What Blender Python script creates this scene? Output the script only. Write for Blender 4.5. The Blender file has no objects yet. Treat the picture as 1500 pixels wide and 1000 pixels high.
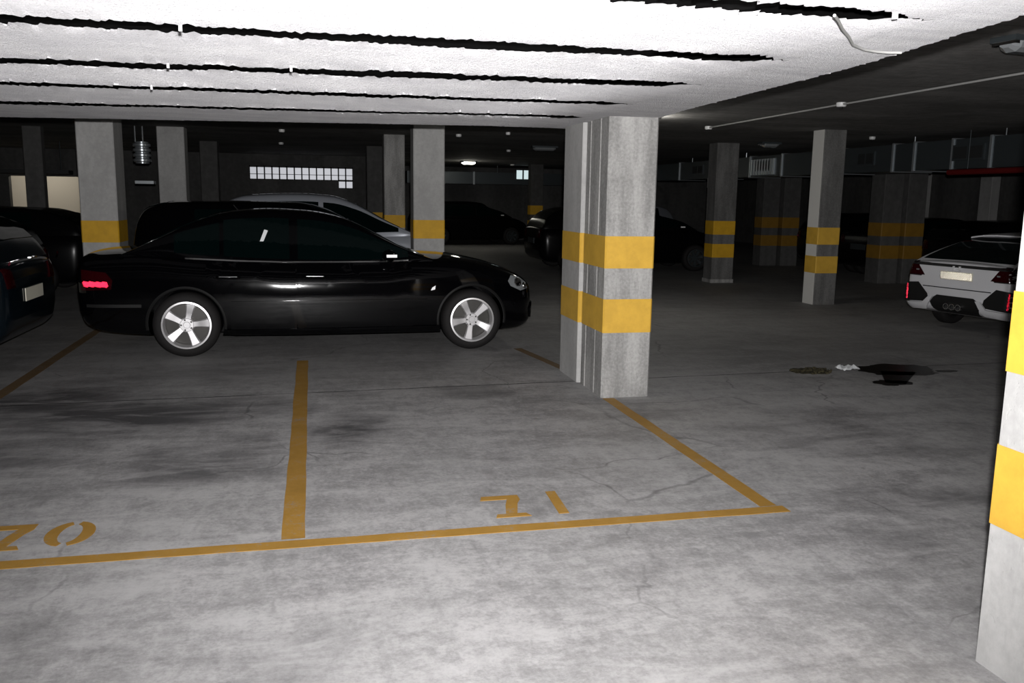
import bpy, bmesh, math, random
from mathutils import Vector, Matrix, noise as mn
from mathutils.bvhtree import BVHTree
random.seed(7)
S = bpy.context.scene
COL = S.collection
R = math.radians
PI = math.pi

# ------------------------------------------------------------------ helpers
def link(o, parent=None):
    COL.objects.link(o)
    if parent is not None:
        o.parent = parent
    return o

def tag(o, label=None, cat=None, group=None, kind=None):
    if label: o['label'] = label
    if cat: o['category'] = cat
    if group: o['group'] = group
    if kind: o['kind'] = kind
    return o

def empty(name, loc=(0, 0, 0), rz=0.0):
    o = bpy.data.objects.new(name, None)
    o.empty_display_size = .2
    o.location = loc
    o.rotation_euler = (0, 0, rz)
    return link(o)

class MB:
    def __init__(s):
        s.v = []; s.f = []
    def add(s, vs, fs):
        b = len(s.v)
        s.v += [tuple(p) for p in vs]
        s.f += [tuple(b + i for i in f) for f in fs]
        return s
    def box(s, x0, x1, y0, y1, z0, z1):
        return s.add([(x0, y0, z0), (x1, y0, z0), (x1, y1, z0), (x0, y1, z0), (x0, y0, z1), (x1, y0, z1), (x1, y1, z1), (x0, y1, z1)],
                     [(0, 3, 2, 1), (4, 5, 6, 7), (0, 1, 5, 4), (1, 2, 6, 5), (2, 3, 7, 6), (3, 0, 4, 7)])
    def cbox(s, x0, x1, y0, y1, z0, z1, c=.012):
        """box with chamfered vertical corners"""
        p = [(x0 + c, y0), (x1 - c, y0), (x1, y0 + c), (x1, y1 - c), (x1 - c, y1), (x0 + c, y1), (x0, y1 - c), (x0, y0 + c)]
        return s.prism(p, z0, z1)
    def prism(s, p, z0, z1):
        n = len(p)
        vs = [(a, b, z0) for a, b in p] + [(a, b, z1) for a, b in p]
        fs = [tuple(range(n - 1, -1, -1)), tuple(range(n, 2 * n))]
        fs += [(i, (i + 1) % n, n + (i + 1) % n, n + i) for i in range(n)]
        return s.add(vs, fs)
    def tube(s, pts, r, n=10):
        pts = [Vector(p) for p in pts]
        vs = []; fs = []
        for i, p in enumerate(pts):
            d = (pts[min(i + 1, len(pts) - 1)] - pts[max(i - 1, 0)]).normalized()
            a = Vector((0, 0, 1)) if abs(d.z) < .9 else Vector((1, 0, 0))
            u = d.cross(a).normalized(); w = d.cross(u)
            for k in range(n):
                t = 2 * PI * k / n
                vs.append(p + u * (r * math.cos(t)) + w * (r * math.sin(t)))
        for i in range(len(pts) - 1):
            for k in range(n):
                a = i * n + k; b = i * n + (k + 1) % n
                fs.append((a, b, b + n, a + n))
        fs.append(tuple(range(n - 1, -1, -1)))
        fs.append(tuple(range((len(pts) - 1) * n, len(pts) * n)))
        return s.add(vs, fs)
    def lathe(s, prof, n=32, M=Matrix(), closed=False):
        """profile [(r, h)] turned round local z"""
        vs = []; fs = []
        for r, h in prof:
            for k in range(n):
                t = 2 * PI * k / n
                vs.append(M @ Vector((r * math.cos(t), r * math.sin(t), h)))
        for i in range(len(prof) - 1):
            for k in range(n):
                a = i * n + k; b = i * n + (k + 1) % n
                fs.append((a, b, b + n, a + n))
        if not closed and prof[0][0] > 1e-5: fs.append(tuple(range(n - 1, -1, -1)))
        if not closed and prof[-1][0] > 1e-5: fs.append(tuple(range((len(prof) - 1) * n, len(prof) * n)))
        return s.add(vs, fs)
    def mesh(s, name, mat, smooth=None):
        me = bpy.data.meshes.new(name)
        me.from_pydata(s.v, [], s.f)
        bm = bmesh.new(); bm.from_mesh(me)
        bmesh.ops.remove_doubles(bm, verts=bm.verts, dist=1e-6)
        bmesh.ops.recalc_face_normals(bm, faces=bm.faces)
        bm.to_mesh(me); bm.free()
        if smooth is not None:
            me.polygons.foreach_set('use_smooth', [True] * len(me.polygons))
            me.set_sharp_from_angle(angle=R(smooth))
        me.materials.append(mat)
        me.update()
        return me
    def build(s, name, mat, parent=None, smooth=None):
        return link(bpy.data.objects.new(name, s.mesh(name, mat, smooth)), parent)

def copy_tree(o, parent=None):
    c = o.copy(); COL.objects.link(c)
    if parent is not None: c.parent = parent
    for ch in list(o.children):
        copy_tree(ch, c)
    return c

def struct(o):
    o['kind'] = 'structure'
    return o

# ------------------------------------------------------------------ materials
def new_mat(name):
    m = bpy.data.materials.new(name); m.use_nodes = True
    nt = m.node_tree
    return m, nt, nt.nodes['Principled BSDF']

def simple(name, col, rough=.5, metal=0.0, spec=None, coat=0.0, emit=None, es=0.0):
    m, nt, b = new_mat(name)
    b.inputs['Base Color'].default_value = (*col, 1)
    b.inputs['Roughness'].default_value = rough
    b.inputs['Metallic'].default_value = metal
    if spec is not None: b.inputs['Specular IOR Level'].default_value = spec
    if coat:
        b.inputs['Coat Weight'].default_value = coat
        b.inputs['Coat Roughness'].default_value = .03
    if emit:
        b.inputs['Emission Color'].default_value = (*emit, 1)
        b.inputs['Emission Strength'].default_value = es
    return m

class N:
    """tiny node-graph helper"""
    def __init__(s, nt): s.nt = nt
    def node(s, t, **kw):
        n = s.nt.nodes.new(t)
        for k, v in kw.items(): setattr(n, k, v)
        return n
    def put(s, sock, v):
        if hasattr(v, 'links') or isinstance(v, bpy.types.NodeSocket): s.nt.links.new(v, sock)
        else: sock.default_value = v
    def math(s, op, a, b=None, c=None, clamp=False):
        n = s.node('ShaderNodeMath', operation=op); n.use_clamp = clamp
        s.put(n.inputs[0], a)
        if b is not None: s.put(n.inputs[1], b)
        if c is not None: s.put(n.inputs[2], c)
        return n.outputs[0]
    def vmath(s, op, a, b=None):
        n = s.node('ShaderNodeVectorMath', operation=op)
        s.put(n.inputs[0], a)
        if b is not None: s.put(n.inputs[1], b)
        return n.outputs['Value'] if op in ('LENGTH', 'DISTANCE', 'DOT_PRODUCT') else n.outputs[0]
    def coord(s, scale=(1, 1, 1), rot=0.0, out='Object'):
        t = s.node('ShaderNodeTexCoord')
        m = s.node('ShaderNodeMapping')
        m.inputs['Scale'].default_value = scale
        m.inputs['Rotation'].default_value = (0, 0, rot)
        s.nt.links.new(t.outputs[out], m.inputs[0])
        return m.outputs[0]
    def noise(s, vec, scale, detail=6, rough=.6, dist=0.0):
        n = s.node('ShaderNodeTexNoise')
        s.put(n.inputs['Vector'], vec)
        n.inputs['Scale'].default_value = scale
        n.inputs['Detail'].default_value = detail
        n.inputs['Roughness'].default_value = rough
        n.inputs['Distortion'].default_value = dist
        return n.outputs['Fac']
    def ramp(s, fac, stops):
        n = s.node('ShaderNodeMapRange', interpolation_type='SMOOTHSTEP')
        s.put(n.inputs[0], fac)
        for i, v in enumerate(stops): n.inputs[1 + i].default_value = v
        return n.outputs[0]
    def mix(s, fac, a, b, mode='MIX'):
        n = s.node('ShaderNodeMix', data_type='RGBA', blend_type=mode)
        s.put(n.inputs[0], fac)
        for i, v in ((6, a), (7, b)):
            if isinstance(v, tuple) and len(v) == 3: v = (*v, 1)
            s.put(n.inputs[i], v)
        return n.outputs[2]
    def bump(s, h, strength=.3, dist=.01):
        n = s.node('ShaderNodeBump')
        n.inputs['Strength'].default_value = strength
        n.inputs['Distance'].default_value = dist
        s.put(n.inputs['Height'], h)
        return n.outputs[0]

def grey(v, t=(1, 1, 1)): return (v * t[0], v * t[1], v * t[2])

def concrete(name, lo, hi, tint=(1, .985, .96), stretch=(1, 1, .25), scale=3.0, bumpy=.25, boards=0.0):
    m, nt, b = new_mat(name); g = N(nt)
    v = g.coord(stretch)
    v1 = g.coord()
    n1 = g.noise(v, scale, 8, .65)
    n2 = g.noise(v1, scale * 9, 5, .6)
    f = g.ramp(g.math('ADD', g.math('MULTIPLY', n1, .7), g.math('MULTIPLY', n2, .3)), (.36, .66, 0, 1))
    c = g.mix(f, grey(lo, tint), grey(hi, tint))
    st = g.ramp(g.noise(v1, 1.3, 4, .55, .4), (.56, .72, 0, .55))
    c = g.mix(st, c, grey(lo * .7, (1, .97, .92)))
    h = g.math('ADD', n2, g.math('MULTIPLY', g.ramp(g.noise(v1, 40, 2), (.25, .36, 0, 1)), .6))
    if boards:
        w = g.node('ShaderNodeTexWave', wave_type='BANDS', bands_direction='Y', wave_profile='SAW')
        nt.links.new(v1, w.inputs['Vector']); w.inputs['Scale'].default_value = boards
        w.inputs['Distortion'].default_value = .15
        edge = g.ramp(w.outputs['Fac'], (.0, .08, .55, 1.0))
        c = g.mix(1.0, c, edge, 'MULTIPLY')
        h = g.math('ADD', h, edge)
    nt.links.new(c, b.inputs['Base Color'])
    b.inputs['Roughness'].default_value = .85
    b.inputs['Specular IOR Level'].default_value = .3
    nt.links.new(g.bump(h, bumpy, .01), b.inputs['Normal'])
    return m

def paint_stripe(name, col, under, wear=.5):
    m, nt, b = new_mat(name); g = N(nt)
    v = g.coord()
    n1 = g.noise(v, 5, 6, .7); n2 = g.noise(v, 60, 3, .6)
    k = g.math('ADD', g.math('MULTIPLY', n1, .6), g.math('MULTIPLY', n2, .4))
    f = g.ramp(k, (.52 + .2 * (1 - wear), .66 + .2 * (1 - wear), 0, .75))
    c = g.mix(g.ramp(n1, (.3, .7, 0, 1)), tuple(x * .82 for x in col), col)
    c = g.mix(f, c, under)
    nt.links.new(c, b.inputs['Base Color'])
    b.inputs['Roughness'].default_value = .6
    b.inputs['Specular IOR Level'].default_value = .3
    return m

def floor_mat():
    m, nt, b = new_mat('power-floated concrete'); g = N(nt)
    v = g.coord()
    sep = g.node('ShaderNodeSeparateXYZ'); nt.links.new(v, sep.inputs[0])
    X, Y = sep.outputs[0], sep.outputs[1]
    warp = g.node('ShaderNodeTexNoise'); warp.inputs['Scale'].default_value = 1.1; warp.inputs['Detail'].default_value = 5
    nt.links.new(v, warp.inputs['Vector'])
    wv = g.vmath('ADD', v, g.vmath('MULTIPLY', g.vmath('SUBTRACT', warp.outputs['Color'], (.5, .5, .5)), (.9, .9, 0)))
    big = g.noise(v, .45, 5, .6, .5)
    mid = g.noise(g.coord((.55, 1.5, 1), R(18)), 2.6, 9, .68, .6)
    mid2 = g.noise(g.coord((1.4, .5, 1), R(25)), 5, 7, .65, 1.0)
    fine = g.noise(v, 48, 5, .75)
    grain = g.noise(v, 14, 7, .75)
    k = g.math('ADD', g.math('MULTIPLY', mid, .26), g.math('MULTIPLY', mid2, .14))
    k = g.math('ADD', k, g.math('MULTIPLY', big, .2))
    k = g.math('ADD', k, g.math('MULTIPLY', fine, .18))
    k = g.math('ADD', k, g.math('MULTIPLY', grain, .22))
    f = g.ramp(k, (.40, .58, 0, 1))
    c = g.mix(f, (.205, .202, .202), (.415, .409, .408))
    # pale scuffs
    sc = g.ramp(g.noise(g.coord((.25, 2.5, 1), R(35)), 5, 6, .7, .4), (.62, .78, 0, .5))
    c = g.mix(sc, c, (.50, .49, .48))
    # dark tyre and damp stains with a shape of their own
    for (x, y, rx, ry, amt) in ((-1.35, 6.6, 1.15, .75, .95), (-2.3, 7.2, 1.1, .7, .9), (-.75, 5.3, .45, .5, .65), (-2.0, 5.6, .8, .45, .5), (.24, 5.95, .34, .55, .75),
                                (-.25, 6.7, .35, .4, .55), (-.4, 5.75, .3, .3, .35), (1.2, 7.0, .5, .3, .4), (-1.0, 8.1, .7, .45, .4), (2.5, 6.3, .4, .4, .35),
                                (3.5, 5.3, 1.0, .8, .32), (3.3, 4.0, .6, .35, .38), (2.75, 3.55, .4, .25, .3), (-.1, 3.0, .4, .2, .25), (1.5, 2.6, .35, .25, .2), (-1.2, 3.3, .5, .25, .25)):
        d = g.vmath('LENGTH', g.vmath('MULTIPLY', g.vmath('SUBTRACT', wv, (x, y, 0)), (1 / rx, 1 / ry, 0)))
        s = g.ramp(d, (.25, 1.15, amt, 0))
        s = g.math('MULTIPLY', s, g.ramp(mid, (.34, .66, 1.35, .45)), clamp=True)
        c = g.mix(s, c, (.085, .083, .086))
    # floor colour darkened with distance to keep the far aisle dim
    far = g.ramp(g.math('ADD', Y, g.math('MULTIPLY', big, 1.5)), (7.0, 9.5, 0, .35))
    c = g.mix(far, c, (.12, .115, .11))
    # expansion joint across the slab
    wob = g.math('MULTIPLY', g.math('SUBTRACT', g.noise(v, 3, 5, .7), .5), .05)
    dj = g.math('ABSOLUTE', g.math('ADD', g.math('SUBTRACT', Y, g.math('MULTIPLY', X, .048)), g.math('SUBTRACT', wob, 7.185)))
    j = g.math('MULTIPLY', g.ramp(dj, (.004, .016, .9, 0)), g.ramp(g.noise(v, 1.2, 3), (.35, .5, .35, 1)))
    c = g.mix(j, c, (.02, .02, .02))
    # hairline cracks
    vo = g.node('ShaderNodeTexVoronoi', feature='DISTANCE_TO_EDGE'); vo.inputs['Scale'].default_value = .55
    nt.links.new(wv, vo.inputs['Vector'])
    cr = g.math('MULTIPLY', g.ramp(vo.outputs['Distance'], (.0012, .007, .42, 0)), g.ramp(g.noise(v, .7, 3), (.47, .59, 0, 1)))
    c = g.mix(cr, c, (.05, .05, .05))
    nt.links.new(c, b.inputs['Base Color'])
    rg = g.ramp(k, (.4, .65, .55, .75))
    nt.links.new(rg, b.inputs['Roughness'])
    b.inputs['Specular IOR Level'].default_value = .25
    nt.links.new(g.bump(g.math('ADD', fine, g.math('MULTIPLY', mid2, 1.5)), .12, .008), b.inputs['Normal'])
    return m

def white_spray():
    m, nt, b = new_mat('white sprayed lining'); g = N(nt)
    v = g.coord()
    n1 = g.noise(v, 70, 4, .75); n2 = g.noise(g.coord((.5, 2.2, 1)), 5, 5, .6); n3 = g.noise(v, 170, 2, .7)
    c = g.mix(g.ramp(n2, (.3, .7, 0, 1)), (.76, .75, .77), (.88, .87, .88))
    c = g.mix(g.ramp(n3, (.54, .68, 0, .45)), c, (.40, .40, .42))
    nt.links.new(c, b.inputs['Base Color'])
    b.inputs['Roughness'].default_value = .8
    b.inputs['Specular IOR Level'].default_value = .2
    h = g.math('ADD', n1, g.math('MULTIPLY', n3, .5))
    b.inputs['Diffuse Roughness'].default_value = 1.0
    nt.links.new(g.bump(h, 1.0, .035), b.inputs['Normal'])
    return m

M = {}
M['floor'] = floor_mat()
M['white'] = white_spray()
M['slab'] = concrete('raw grey slab', .13, .25, (1, .97, .93), (.4, 1, 1), 1.2, .4, 1.1)
M['joint'] = simple('black joint and step shadow', (.006, .006, .006), .95, spec=.05)
M['col'] = concrete('column concrete', .20, .41, (1, .985, .955), (1, 1, .18), 5.0, .35)
M['col2'] = concrete('column concrete painted', .34, .46, (1, .99, .97), (1, 1, .3), 3.0, .2)
M['dim'] = concrete('dark column concrete', .09, .17, (1, .985, .955), (1, 1, .18), 5.0, .35)  # darker concrete for the two aisle columns
M['pale'] = simple('pale column side', (.62, .61, .58), .9)
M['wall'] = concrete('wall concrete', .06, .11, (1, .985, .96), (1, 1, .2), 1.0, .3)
M['beige'] = simple('beige wall paint', (.62, .58, .51), .8)
M['stripe'] = paint_stripe('yellow column paint', (.63, .375, .05), (.4, .37, .3), .25)
M['stripe_old'] = paint_stripe('aged yellow column paint', (.66, .37, .02), (.3, .26, .2), .4)
M['stripe_dim'] = paint_stripe('darkened yellow column paint', (.27, .145, .018), (.12, .11, .09), .6)  # column yellow darkened for the dimness along the right wall
M['line_faint'] = paint_stripe('nearly worn off yellow floor paint', (.165, .105, .05), (.15, .135, .115), 1.0)
M['line'] = paint_stripe('worn yellow floor paint', (.37, .205, .04), (.24, .215, .18), .95)
M['black'] = simple('black car paint', (.0012, .0012, .0016), .06, spec=.36)
M['dark'] = simple('dark car paint', (.0025, .0025, .003), .22, spec=.14)
M['blue'] = simple('dark blue car paint', (.003, .006, .009), .16, spec=.32)
M['silver'] = simple('silver car paint', (.36, .38, .42), .28, metal=.35, coat=.4)
M['whitepaint'] = simple('white car paint', (.62, .62, .64), .3, coat=.4)
M['glass'] = simple('dark tinted car glass', (.001, .0035, .0035), .04, spec=.28)
M['trim'] = simple('matt black plastic trim', (.008, .008, .008), .55, spec=.3)
M['rubber'] = simple('tyre rubber', (.012, .011, .011), .75, spec=.25)
M['alloy'] = simple('silver alloy', (.80, .79, .80), .33, metal=.75)
M['alloy_dark'] = simple('brake disc steel', (.05, .048, .045), .5, metal=.6)
M['bright'] = simple('bright badge and glint metal', (.9, .9, .9), .5, metal=.2)
M['chrome'] = simple('chrome', (.8, .8, .8), .12, metal=1)
M['redglass'] = simple('red lamp lens', (.022, .001, .002), .12, spec=.4)
M['redretro'] = simple('red prismatic reflector', (.95, .16, .26), .17, metal=1)
M['platetro'] = simple('prismatic plate film', (.97, .94, .86), .135, metal=1)
M['plate'] = simple('plate film', (.75, .72, .60), .4)
M['lens'] = simple('clear lamp lens', (.35, .37, .38), .08, metal=.5, coat=.5)
M['ink'] = simple('black lettering', (.01, .01, .01), .6)
M['galv'] = simple('galvanised sheet', (.055, .065, .07), .38, metal=.5)
M['galv_shiny'] = simple('bright galvanised ribs', (.42, .45, .47), .3, metal=.7)
M['galv_dark'] = simple('duct grille', (.015, .016, .017), .6)
M['red'] = simple('red pipe paint', (.09, .004, .004), .6, spec=.2)
M['conduit'] = simple('pale conduit', (.34, .34, .33), .5)
M['box'] = simple('white plastic box', (.72, .72, .71), .4)
M['oil'] = simple('oil film', (.006, .006, .006), .35, spec=.15)
M['paper'] = simple('white paper', (.75, .77, .78), .7)
M['litter'] = concrete('damp sawdust', .02, .06, (1, .85, .4), (1, 1, 1), 20, .6)
M['lamp'] = simple('lit lamp diffuser', (.9, .9, .85), .4, emit=(1, .96, .82), es=14)
M['cool'] = simple('cool duct glint', (.6, .6, .6), .4, emit=(.75, .92, .95), es=.75)
M['day'] = simple('daylit pane', (.3, .3, .3), .3, emit=(.84, .86, .93), es=.5)
M['glassgreen'] = simple('green sign panel', (.25, .42, .38), .4, emit=(.35, .6, .52), es=.10)

# ------------------------------------------------------------------ the building
H1 = 2.235          # white lining
H2 = 2.70           # dark slab beyond
XL, XR, YN, YF = -14.0, 16.5, -3.5, 33.0

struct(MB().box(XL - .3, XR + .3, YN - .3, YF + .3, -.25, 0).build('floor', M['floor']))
struct(MB().box(XL - .3, XR + .3, YN - .3, YF + .3, H2, H2 + .3).build('ceiling', M['slab']))
struct(MB().box(XL - .3, XL, YN - .3, YF + .3, 0, H2).build('wall_left', M['wall']))
struct(MB().box(XR, XR + .3, YN - .3, YF + .3, 0, H2).build('wall_right', M['wall']))
struct(MB().box(XL, XR, YN - .3, YN, 0, H2).build('wall_near', M['wall']))
struct(MB().box(2.3, XR, YF, YF + .3, 0, H2).build('wall_back', M['wall']))
struct(MB().box(2.3, 2.5, 26.0, YF, 0, H2).build('wall_return', M['wall']))
# far left wall, with a clerestory window hole and the doorway to a lit lobby
wl = MB()
wl.box(-14, -7.86, 25.8, 26.0, 0, H2).box(-7.86, -5.4, 25.8, 26.0, 1.98, H2).box(-5.4, -1.75, 25.8, 26.0, 0, H2)
wl.box(-1.75, 1.10, 25.8, 26.0, 0, 1.78).box(-1.75, .70, 25.8, 26.0, 1.78, 2.0).box(-1.75, 1.10, 25.8, 26.0, 2.38, H2).box(1.10, 2.5, 25.8, 26.0, 0, H2)
struct(wl.build('wall_far_left', M['wall']))
lob = MB().box(-9.8, -5.2, 28.6, 28.8, 0, H2).box(-9.8, -9.6, 26, 28.8, 0, H2).box(-5.4, -5.2, 26, 28.8, 0, H2)
struct(lob.build('wall_lobby', M['beige']))

# window: bars and panes
w = MB()
w.box(-1.75, 1.10, 25.86, 25.9, 2.34, 2.38).box(-1.75, 1.10, 25.86, 25.9, 2.145, 2.16).box(-1.75, .72, 25.86, 25.9, 2.0, 2.02)
w.box(.70, 1.10, 25.86, 25.9, 1.98, 2.03).box(.70, 1.10, 25.86, 25.9, 1.78, 1.80)
for i in range(15):
    x = -1.75 + i * 2.85 / 14
    w.box(x - .018, x + .018, 25.86, 25.9, 2.0 if x < .7 else 1.78, 2.38)
win = struct(w.build('window_1', M['trim']))
pm = MB().box(-1.75, 1.10, 25.92, 25.95, 2.0, 2.38).box(.70, 1.10, 25.92, 25.95, 1.78, 2.0)
pn = pm.build('window_pane', M['day'], win)

# lowered slab over the bays (dark body) and its white sprayed lining
EDGE = [(2.66, 7.95), (2.655, 6.61), (2.60, 5.94), (2.56, 4.96), (2.52, 4.12), (2.50, 3.62), (2.46, 3.36), (2.40, 3.01), (2.37, 2.67), (2.33, 1.5), (2.2, -3.5)]
def edge_x(y):
    for (x1, y1), (x0, y0) in zip(EDGE, EDGE[1:]):
        if y0 <= y <= y1:
            return x0 + (x1 - x0) * (y - y0) / (y1 - y0)
    return EDGE[0][0] if y > 7 else EDGE[-1][0]
def far_y(x):
    if x > 1.5: return 7.95
    return 7.95 + (1.5 - x) * .185
sp = [(edge_x(y) - .035, y) for y in (-3.5, 1.5, 2.67, 3.36, 4.12, 4.96, 5.94, 6.61, 7.9)] + [(1.5, 7.9), (-2.7, far_y(-2.7) - .06), (XL, far_y(XL) - .06), (XL, -3.5)]
struct(MB().prism(sp, H1 + .092, H2).build('ceiling_lowered', M['joint']))  # black body behind the joints also stands for the shadow at each step

def jag(x, seed, amp):
    s = 0
    s += mn.noise(Vector((x * 1.3, seed, 0))) * .8
    s += mn.noise(Vector((x * 5.5, seed, 3))) * .7
    s += mn.noise(Vector((x * 17, seed, 7))) * .75
    s += mn.noise(Vector((x * 43, seed, 9))) * 1.5
    return s * amp
# groove centre y = a + b*x, width w
GR = [(1.72, .02, .10), (2.745, .03, .125), (3.785, -.004, .20), (4.855, -.07, .20), (5.885, -.055, .17), (7.05, -.105, .20)]
def g_edges(i, x, xend):
    a, b, wd = GR[i]
    y = a + b * x
    t = min(1.0, max(0.0, (xend - x) / .12))
    half = (wd / 2) * (.55 + .45 * mn.noise(Vector((x * 1.1, i * 9.7, 5))) + .45) * t
    half = max(half, .004 if t <= 0 else half)
    j = jag(x, i * 5.1, .026 + .004 * i)
    return y + j - half + jag(x, i * 5.1 + 40, .007), y + j + half + jag(x, i * 5.1 + 60, .007)
GEND = [2.0, 2.03, 2.06, 2.05, 2.07, 2.10]
coat = MB()
RISE = .088         # every board of the lining hangs lower at its far edge than at its near edge
zb = H1
XE = 2.12
SLAB_Z = H1 + RISE + .004
def rise(x):
    t = min(1.0, max(0.0, (XE - x) / .55))
    return RISE * t * t * (3 - 2 * t)
def strip(pa, pb, n=6, lip=None):
    """white lining between two matching 3-D polylines; lip = height the far edge turns up to"""
    vs = []; fs = []
    K = len(pa)
    def calm(q, h=14):      # running mean: the body of a board is straight, only its rim is ragged
        acc = [Vector((0, 0, 0))]
        for p in q: acc.append(acc[-1] + Vector(p))
        out = []
        for k in range(K):
            w = min(h, k, K - 1 - k)
            out.append((acc[k + w + 1] - acc[k - w]) / (2 * w + 1))
        return out
    ca, cb_ = calm(pa), calm(pb)
    T = [0, .07, .28, .5, .72, .93, 1] if n == 6 else [q / n for q in range(n + 1)]
    for k in range(K):
        for j in range(n + 1):
            t = T[j]
            p = Vector(pa[k]) if j == 0 else Vector(pb[k]) if j == n else ca[k].lerp(cb_[k], t)
            if 0 < j < n:
                p.z -= .004 * abs(mn.noise(Vector((p.x * 1.5, p.y * 1.5, 1)))) + .0012 * abs(mn.noise(Vector((p.x * 5, p.y * 5, 4))))
            vs.append(tuple(p))
    for k in range(K - 1):
        for j in range(n):
            a = k * (n + 1) + j
            fs.append((a, a + 1, a + n + 2, a + n + 1))
    coat.add(vs, fs)
    if lip:
        coat.add([tuple(p) for p in pb] + [(p[0], p[1], lip) for p in pb], [(k, k + 1, K + k + 1, K + k) for k in range(K - 1)])
def xs_to(x1):
    out = []; x = -12.5
    while x < x1 - 1e-6:
        out.append(x); x += .10 if x < -5.5 else .012
    return out + [x1]
xs = xs_to(XE)
low = [(x, -3.4, H1 + rise(x)) for x in xs]
for i in range(len(GR)):
    far_edge = []; nxt = []
    for x in xs:
        lo_, hi_ = g_edges(i, x, GEND[i])
        far_edge.append((x, lo_, zb))
        r = rise(x) * (1, 1, 1, .92, .82, .48)[i]; k = (H1 - 1.6 + r) / (H1 - 1.6)
        hi2 = g_edges(i, x / k, GEND[i])[1] * k if r > 1e-4 else hi_
        nxt.append((x, hi2, zb + r))
    strip(low, far_edge, lip=SLAB_Z)
    low = nxt
strip(low, [(x, far_y(x) + jag(x, 77, .03), zb) for x in xs], lip=SLAB_Z + .1)
# plain strip along the step
ys = [-3.4 + k * .02 for k in range(int((7.95 + 3.4) / .02) + 1)]
strip([(XE + .004 * mn.noise(Vector((y * 8, 2, 2))), y, zb) for y in ys], [(edge_x(y) + jag(y, 31, .017 if y < 6.4 else .006), y, zb) for y in ys], 4, SLAB_Z + .1)
# white ties bridging the joints at the board seams
for x, gi in ((-.49, 2), (-.70, 3), (-.95, 4), (1.93, 1), (-.1, 3)):
    e = g_edges(gi, x, 9)
    coat.box(x - .006, x + .006, e[0] - .004, e[0] + .012, zb - .02, zb + .08)
struct(coat.build('ceiling_lining', M['white'], smooth=35))

cab = MB()
cp = [(1.74, 2.80), (1.80, 2.87), (1.90, 3.0), (2.02, 3.14), (2.13, 3.28), (2.24, 3.365), (2.32, 3.395), (2.38, 3.40), (2.43, 3.385)]
cab.tube([(x, y, H1 - .008) for x, y in cp], .0055, 8)
tag(cab.build('ceiling_cable', M['conduit'], smooth=40), 'thin pale cable curving over the white ceiling to its edge', 'cable')

# ------------------------------------------------------------------ columns
def column(label, x0, x1, y0, y1, h=H2, bands=None, mat='col', stripe='stripe', group=None, notch=False, plinth=False):
    root = empty('concrete_column', ((x0 + x1) / 2, (y0 + y1) / 2, 0))
    tag(root, label, 'column', group, 'thing')
    a, b = (x1 - x0) / 2, (y1 - y0) / 2
    sh = MB()
    if notch:   # left face with vertical form-board ribs
        p = [(-a + .012, -b), (a - .012, -b), (a, -b + .012), (a, b - .012), (a - .012, b), (-a + .012, b), (-a, b - .012)]
        for t in (.78, .34):
            yy = -b + 2 * b * t
            p += [(-a, yy + .016), (-a + .006, yy + .010), (-a + .006, yy - .010), (-a, yy - .016)]
        p.append((-a, -b + .012))
        sh.prism(p, 0, h)
    else:
        sh.cbox(-a, a, -b, b, 0, h)
    sh.build('shaft', M[mat], root)
    if plinth:
        MB().cbox(-a - .015, a + .015, -b - .015, b + .015, 0, .07).build('plinth', M['col'], root)
    for z0, z1 in bands or []:
        s = MB()
        c, e = .012, .003
        s.cbox(-a - e, a + e, -b - e, b + e, z0, z1)
        s.build('painted_band', M[stripe], root)
    return root
BA = [(1.055, 1.31), (.535, .808)]
BD = [(.945, 1.21), (.497, .762)]
gc = 'concrete columns with yellow bands'
column('big grey column with two bright yellow bands, at the corner of bay 71', 2.245, 2.655, 6.62, 7.20, H1 + .01, BA, notch=True, group=gc)
column('banded column touching the back of the big column at bay 71', 2.225, 2.655, 7.24, 7.80, H1 + .01, BA, 'col2', group=gc)
column('close bright white-lit column cut by the right edge of the photo', 2.26, 2.68, 1.95, 2.46, H1 + .01, [(1.05, 1.32), (.515, .795)], 'col2', group=gc)
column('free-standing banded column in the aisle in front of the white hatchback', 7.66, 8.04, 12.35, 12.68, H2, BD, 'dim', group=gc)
MB().box(-.194, -.188, -.15, .15, .0, .497).box(-.194, -.188, -.15, .15, .762, .945).box(-.194, -.188, -.15, .15, 1.21, H2).build('pale_side', M['pale'], COL.objects['concrete_column.003'])  # pale panels on the left side of this column only
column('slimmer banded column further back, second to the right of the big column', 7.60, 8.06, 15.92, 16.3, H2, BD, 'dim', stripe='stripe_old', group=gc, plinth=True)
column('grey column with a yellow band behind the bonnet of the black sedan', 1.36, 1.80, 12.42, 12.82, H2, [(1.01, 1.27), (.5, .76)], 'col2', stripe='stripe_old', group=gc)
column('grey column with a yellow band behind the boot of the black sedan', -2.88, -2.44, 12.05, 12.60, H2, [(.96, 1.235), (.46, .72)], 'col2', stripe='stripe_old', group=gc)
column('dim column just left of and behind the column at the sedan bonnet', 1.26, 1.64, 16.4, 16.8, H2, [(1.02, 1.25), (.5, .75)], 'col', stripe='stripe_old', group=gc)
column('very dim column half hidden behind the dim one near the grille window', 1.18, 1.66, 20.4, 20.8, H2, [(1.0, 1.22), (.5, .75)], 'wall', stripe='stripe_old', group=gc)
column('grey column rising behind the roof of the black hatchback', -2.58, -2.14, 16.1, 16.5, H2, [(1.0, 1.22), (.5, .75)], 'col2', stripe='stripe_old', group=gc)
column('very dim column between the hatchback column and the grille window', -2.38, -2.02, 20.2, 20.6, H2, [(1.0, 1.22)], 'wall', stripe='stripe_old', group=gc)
column('dark column in front of the lit lobby opening', -4.92, -4.62, 17.0, 17.2, H2, [], 'wall', group='dark columns without visible bands')
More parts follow.
